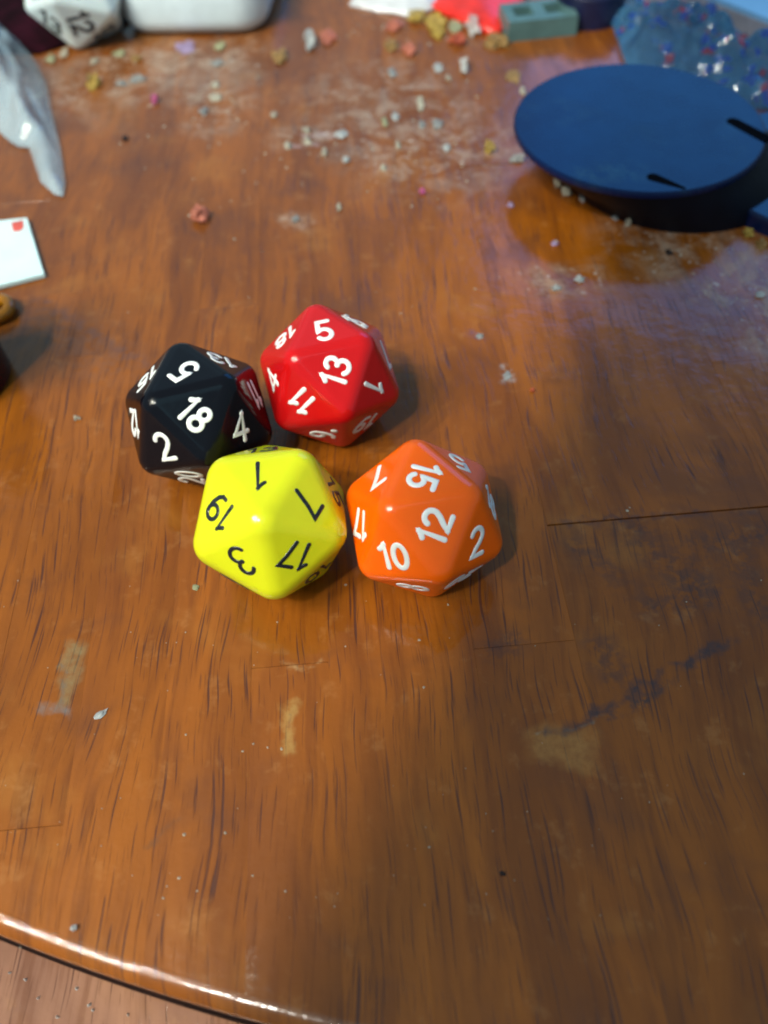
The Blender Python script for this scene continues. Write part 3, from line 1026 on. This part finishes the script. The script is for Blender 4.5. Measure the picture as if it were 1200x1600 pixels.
# pale box in the upper right corner: grey side, light blue lid
b0, b1 = on(960, -18), on(1200, 82)
dv = (b1 - b0).normalized(); nv = Vector((-dv.y, dv.x, 0))
if nv.y < 0: nv = -nv
p0, p1 = b0 - dv * 2, b1 + dv * 4
q0, q1 = p0 + nv * 5, p1 + nv * 5
bx = empty('carton', ((p0 + p1) / 2)[:], 'grey carton with a pale blue lid in the upper right corner', 'carton')
z1 = 0.5
mesh_obj('carton_side', [(p.x, p.y, z) for z in (0, z1) for p in (p0, p1, q1, q0)], [(0, 1, 5, 4), (1, 2, 6, 5), (2, 3, 7, 6), (3, 0, 4, 7), (3, 2, 1, 0), (4, 5, 6, 7)], M['grey_card'], bx, ((p0 + p1) / 2)[:])
e_ = nv * 0.03
mesh_obj('lid', [(p.x, p.y, z) for z in (z1 + 0.004, z1 + 0.10) for p in (p0 + e_, p1 + e_, q1, q0)], [(0, 1, 5, 4), (1, 2, 6, 5), (2, 3, 7, 6), (3, 0, 4, 7), (3, 2, 1, 0), (4, 5, 6, 7)], M['pale_blue'], bx, ((p0 + p1) / 2)[:])

# ------------------------------------------------------------------ crumbs, chips and flakes
def crumb_mat(name, col):
    m = plain(name, tuple(c * 0.8 for c in col), 0.5, vary=0.15, nscale=4.0, sss=0.0, spec=0.4)
    m.node_tree.nodes['Principled BSDF'].inputs['Alpha'].default_value = 0.58
    return m
CM = {n: crumb_mat('crumb_' + n, c) for n, c in dict(
    orange=(0.80, 0.16, 0.06), salmon=(0.78, 0.25, 0.16), yellow=(0.72, 0.50, 0.10), pale=(0.70, 0.66, 0.52), white=(0.82, 0.84, 0.82), dark=(0.03, 0.02, 0.02),
    tan=(0.50, 0.30, 0.10), pink=(0.80, 0.16, 0.40), grey=(0.45, 0.47, 0.46), green=(0.55, 0.58, 0.35), silver=(0.65, 0.70, 0.70), lilac=(0.55, 0.42, 0.70)).items()}
def chip_geo(u, v, w, h, hz, seed, jag=0.3, rot=0.0):
    rr = random.Random(seed)
    c = on(u, v, 0)
    dist = math.sqrt(c.x ** 2 + c.y ** 2 + CAM_H ** 2)
    ky = CAM_H / dist                     # a flat length along y looks this much shorter
    sx = w * 0.68 * dist / FPX / 2
    sy = h * 0.66 * dist / FPX / 2 / max(ky, 0.25)
    bm = bmesh.new()
    bmesh.ops.create_icosphere(bm, subdivisions=2, radius=1.0)
    for q in bm.verts:
        n_ = 1 + jag * noise.noise(q.co * 1.7 + Vector((seed * 3.1, 0, 0))) * 1.6
        x, y, z = q.co * n_
        z = max(z, -0.55)
        p = Matrix.Rotation(rot, 3, 'Z') @ Vector((x * sx, y * sy, 0))
        q.co = Vector((p.x + c.x, p.y + c.y, (z + 0.55) * hz * 0.65 + 0.002))
    return bm, c
def crumb(u, v, w, h, col, label, cat='crumb', hz=None, name='crumb', group=None, jag=0.55, rot=0.0):
    bm, c = chip_geo(u, v, w, h, hz if hz else 0.11, int(u * 7 + v), jag, rot)
    o = bm_obj(name, bm, CM[col], None, (c.x, c.y, 0), smooth=False)
    return tag(o, label, cat, group)

crumb(313, 342, 34, 26, 'salmon', 'salmon-orange crumb alone on the wood above the black die', hz=0.24, jag=0.6)
crumb(764, 236, 18, 18, 'yellow', 'bright yellow crumb left of the black disc', hz=0.2)
crumb(808, 250, 30, 12, 'grey', 'dark grey chip touching the left rim of the black disc', hz=0.1)
crumb(306, 919, 15, 11, 'green', 'pale green flake below the yellow die', 'flake', hz=0.03, name='flake')
crumb(157, 1117, 30, 13, 'silver', 'silvery flake right of the grey scar at lower left', 'flake', hz=0.03, name='flake', rot=0.6)
crumb(485, 68, 20, 26, 'silver', 'pale blue-white bead right of the white box', hz=0.25)
crumb(725, 108, 16, 20, 'white', 'white crumb above the pale speckles', hz=0.2)
crumb(242, 159, 13, 11, 'pink', 'tiny bright pink crumb below the dusty patch', hz=0.14)
crumb(148, 133, 22, 16, 'yellow', 'yellowish crumb in the dusty patch', hz=0.2)
crumb(290, 75, 34, 18, 'lilac', 'lilac smear of dried paint in front of the white box', 'paint smear', hz=0.03, name='paint_smear', rot=0.3)
crumb(438, 92, 26, 22, 'tan', 'tan crumb right of the white box', hz=0.12)
crumb(514, 60, 26, 22, 'salmon', 'pinkish crumb right of the pale blue-white bead', hz=0.12)
crumb(616, 43, 34, 15, 'salmon', 'flat salmon piece left of the yellow pieces', hz=0.15, group='snack pieces along the top edge')
crumb(640, 82, 24, 18, 'salmon', 'salmon piece nearest the viewer under the flat salmon piece', hz=0.15, group='snack pieces along the top edge')
crumb(612, 72, 26, 18, 'tan', 'dull pinkish tan piece between the two salmon pieces', hz=0.08, group='snack pieces along the top edge')
crumb(650, 30, 34, 18, 'yellow', 'leftmost yellow piece under the pale wrapper', hz=0.2, group='snack pieces along the top edge')
crumb(682, 40, 36, 20, 'yellow', 'yellow piece in front of the red packet', hz=0.2, group='snack pieces along the top edge')
crumb(684, 56, 22, 16, 'yellow', 'small yellow piece left of the orange piece', hz=0.12, group='snack pieces along the top edge')
crumb(712, 46, 26, 20, 'green', 'dull green-yellow piece behind the orange piece', hz=0.12, group='snack pieces along the top edge')
crumb(715, 66, 34, 18, 'orange', 'bright orange piece below the white crumb', hz=0.16, group='snack pieces along the top edge')
crumb(739, 48, 24, 24, 'white', 'white lump on top of the snack pieces by the red packet', hz=0.28, group='snack pieces along the top edge')
crumb(775, 68, 46, 24, 'tan', 'large tan piece left of the grey-teal block', hz=0.16, group='snack pieces along the top edge')
crumb(803, 120, 32, 26, 'tan', 'flat olive-tan flake above the black disc', 'flake', hz=0.03, name='flake')
crumb(832, 611, 11, 8, 'orange', 'tiny orange crumb right of the red die', hz=0.05)
crumb(750, 526, 18, 10, 'grey', 'small bluish grey chip above right of the red die', hz=0.03)
crumb(793, 587, 16, 18, 'grey', 'grey-white scrape right of the red die', 'scrape', hz=0.015, name='scrape')
crumb(395, 218, 14, 10, 'dark', 'small dark crumb in the open wood at upper left', hz=0.05) if False else crumb(196, 218, 13, 9, 'dark', 'small dark crumb in the open wood at upper left', hz=0.05)
crumb(116, 1451, 12, 12, 'white', 'white crumb near the rim at lower left', hz=0.05)
crumb(785, 1366, 13, 10, 'dark', 'small dark speck in the shaded wood at lower right', hz=0.03)
crumb(1045, 396, 14, 10, 'dark', 'dark chip just below the black disc', hz=0.05)
ORD = ['first', 'second', 'third', 'fourth', 'fifth', 'sixth', 'seventh', 'eighth', 'ninth', 'tenth', 'eleventh', 'twelfth', 'thirteenth', 'fourteenth', 'fifteenth', 'sixteenth', 'seventeenth']
WORD = dict(pale='pale', silver='silvery', grey='grey', green='greenish', tan='tan', pink='pink', lilac='lilac')
for (u, v, w, h, cname) in [(871, 291, 14, 12, 'pale'), (884, 303, 18, 15, 'pale'), (912, 311, 17, 15, 'white'), (962, 340, 18, 12, 'silver'), (981, 352, 12, 9, 'pale'), (1169, 368, 18, 13, 'yellow'), (1188, 386, 18, 14, 'tan')]:
    STAND_N = globals().get('STAND_N', 0) + 1
    crumb(u, v, w, h, cname, ORD[STAND_N - 1] + ' from the left of the small crumbs along the near edge of the black stand', hz=0.14, group='crumbs along the black stand')
SMALL = [(462, 344, 16, 12, 'grey'), (450, 229, 15, 14, 'pale'), (480, 222, 15, 15, 'pale'), (479, 205, 15, 12, 'pale'), (507, 240, 13, 14, 'pale'), (533, 211, 26, 14, 'silver'),
                            (541, 252, 15, 12, 'silver'), (428, 181, 12, 12, 'pale'), (656, 163, 13, 26, 'pale'), (618, 184, 14, 13, 'silver'), (601, 192, 11, 17, 'green'), (698, 232, 18, 14, 'silver'),
                            (659, 196, 14, 13, 'grey'), (684, 196, 20, 16, 'grey'), (599, 264, 12, 12, 'pale'), (685, 108, 18, 16, 'silver'), (612, 115, 16, 17, 'grey'), (700, 124, 10, 10, 'pale'),
                            (817, 144, 11, 12, 'pale'), (660, 301, 12, 11, 'pink'), (797, 322, 10, 11, 'lilac'), (530, 326, 8, 14, 'pale'), (622, 228, 10, 14, 'pale'), (110, 67, 18, 10, 'pale'),
                            (80, 94, 18, 12, 'green'), (100, 85, 14, 12, 'pale'), (187, 85, 22, 9, 'green'), (212, 93, 18, 10, 'tan'), (345, 73, 20, 13, 'green'), (336, 134, 18, 10, 'pale'), (337, 154, 28, 12, 'pale'),
                            (340, 100, 26, 10, 'grey'), (148, 97, 14, 9, 'pale'), (318, 176, 18, 14, 'grey'), (215, 125, 30, 12, 'grey'), (190, 132, 24, 9, 'grey'), (868, 452, 20, 11, 'silver'), (905, 438, 20, 12, 'silver'),
                            (866, 382, 12, 7, 'lilac'), (121, 655, 14, 6, 'pale'), (1186, 462, 18, 8, 'silver')]
def zone(u, v):
    if u < 240 and v < 160: return 'in front of the white die'
    if u < 380: return 'in front of the white plastic box' if v < 260 else 'in the open wood above the black die'
    if u < 560: return 'around the lilac dried streak in the upper middle'
    if v > 360: return 'on the hazy wood below the black stand'
    if u < 820: return 'between that streak and the black disc'
    return 'on the hazy wood below the black stand'
byz = {}
for t_ in SMALL: byz.setdefault(zone(t_[0], t_[1]), []).append(t_)
for z_, ts_ in byz.items():
    for i, (u, v, w, h, cname) in enumerate(sorted(ts_)):
        z2 = z_.replace('between that streak and the black disc', 'speckled left of the black disc')
        crumb(u, v, w, h, cname, ORD[i] + ' from left, small ' + WORD[cname] + ' crumb ' + z2, hz=0.07, group='small crumbs scattered on the upper table')

# fine specks nobody could count
rs = random.Random(21)
bmv, bmf = [], []
def speck(u, v, s_, z0=0.002):
    c = on(u, v)
    b = len(bmv)
    dist = math.sqrt(c.x ** 2 + c.y ** 2 + CAM_H ** 2)
    r0 = s_ * dist / FPX / 2
    n_ = 6
    a0 = rs.random() * 6
    for i in range(n_):
        t = a0 + 2 * math.pi * i / n_
        q = r0 * rs.uniform(0.6, 1.2)
        bmv.append((c.x + q * math.cos(t), c.y + q * math.sin(t), z0))
    bmv.append((c.x, c.y, z0 + r0 * 0.8))
    for i in range(n_): bmf.append((b + i, b + (i + 1) % n_, b + n_))
for _ in range(200):
    u = rs.gauss(0, 1); v = rs.gauss(0, 1)
    cx, cy, sx, sy = rs.choice([(230, 120, 90, 35), (640, 200, 90, 60), (480, 230, 60, 30), (330, 150, 50, 30), (620, 60, 80, 25), (1120, 430, 60, 30), (500, 320, 260, 120)])
    uu, vv_ = cx + u * sx, cy + v * sy
    if not (5 < uu < 1195 and 30 < vv_ < 640) or (uu > 800 and 90 < vv_ < 375): continue
    speck(uu, vv_, rs.choice([2, 2.5, 3, 4, 5]))
for (u, v) in [(290, 988), (276, 1004), (379, 1174), (396, 1162), (418, 1168), (290, 1148), (288, 1304), (280, 1372), (261, 1385), (255, 1403), (308, 1392), (395, 1368), (446, 1392), (655, 1000), (540, 914), (603, 863),
               (662, 1074), (671, 1324), (980, 798), (984, 793), (700, 945), (540, 1010), (433, 972), (440, 1170), (352, 1302), (32, 1480), (600, 870)]:
    speck(u, v, rs.choice([3, 4, 5]))
for _ in range(60):
    speck(rs.uniform(0, 1200), rs.uniform(900, 1440), rs.choice([1.5, 2, 2.5]))
o = mesh_obj('fine_crumbs', bmv, bmf, CM['pale'])
tag(o, 'fine pale specks scattered over the wood', kind='stuff')
# debris on the lower surface by the rim
bmv, bmf = [], []
for (u, v) in [(140, 1570), (146, 1578), (120, 1545), (40, 1530), (302, 1566), (310, 1572), (90, 1590), (200, 1585), (15, 1520), (60, 1560)]:
    c = on(u, v, -1.2)
    b = len(bmv)
    for i in range(6):
        t = i * math.pi / 3
        q = rs.uniform(0.01, 0.03)
        bmv.append((c.x + q * math.cos(t), c.y + q * math.sin(t), -1.198))
    bmv.append((c.x, c.y, -1.16))
    for i in range(6): bmf.append((b + i, b + (i + 1) % 6, b + 6))
o = mesh_obj('fine_crumbs', bmv, bmf, CM['white'])
tag(o, 'fine specks on the lower surface beyond the rim', kind='stuff')
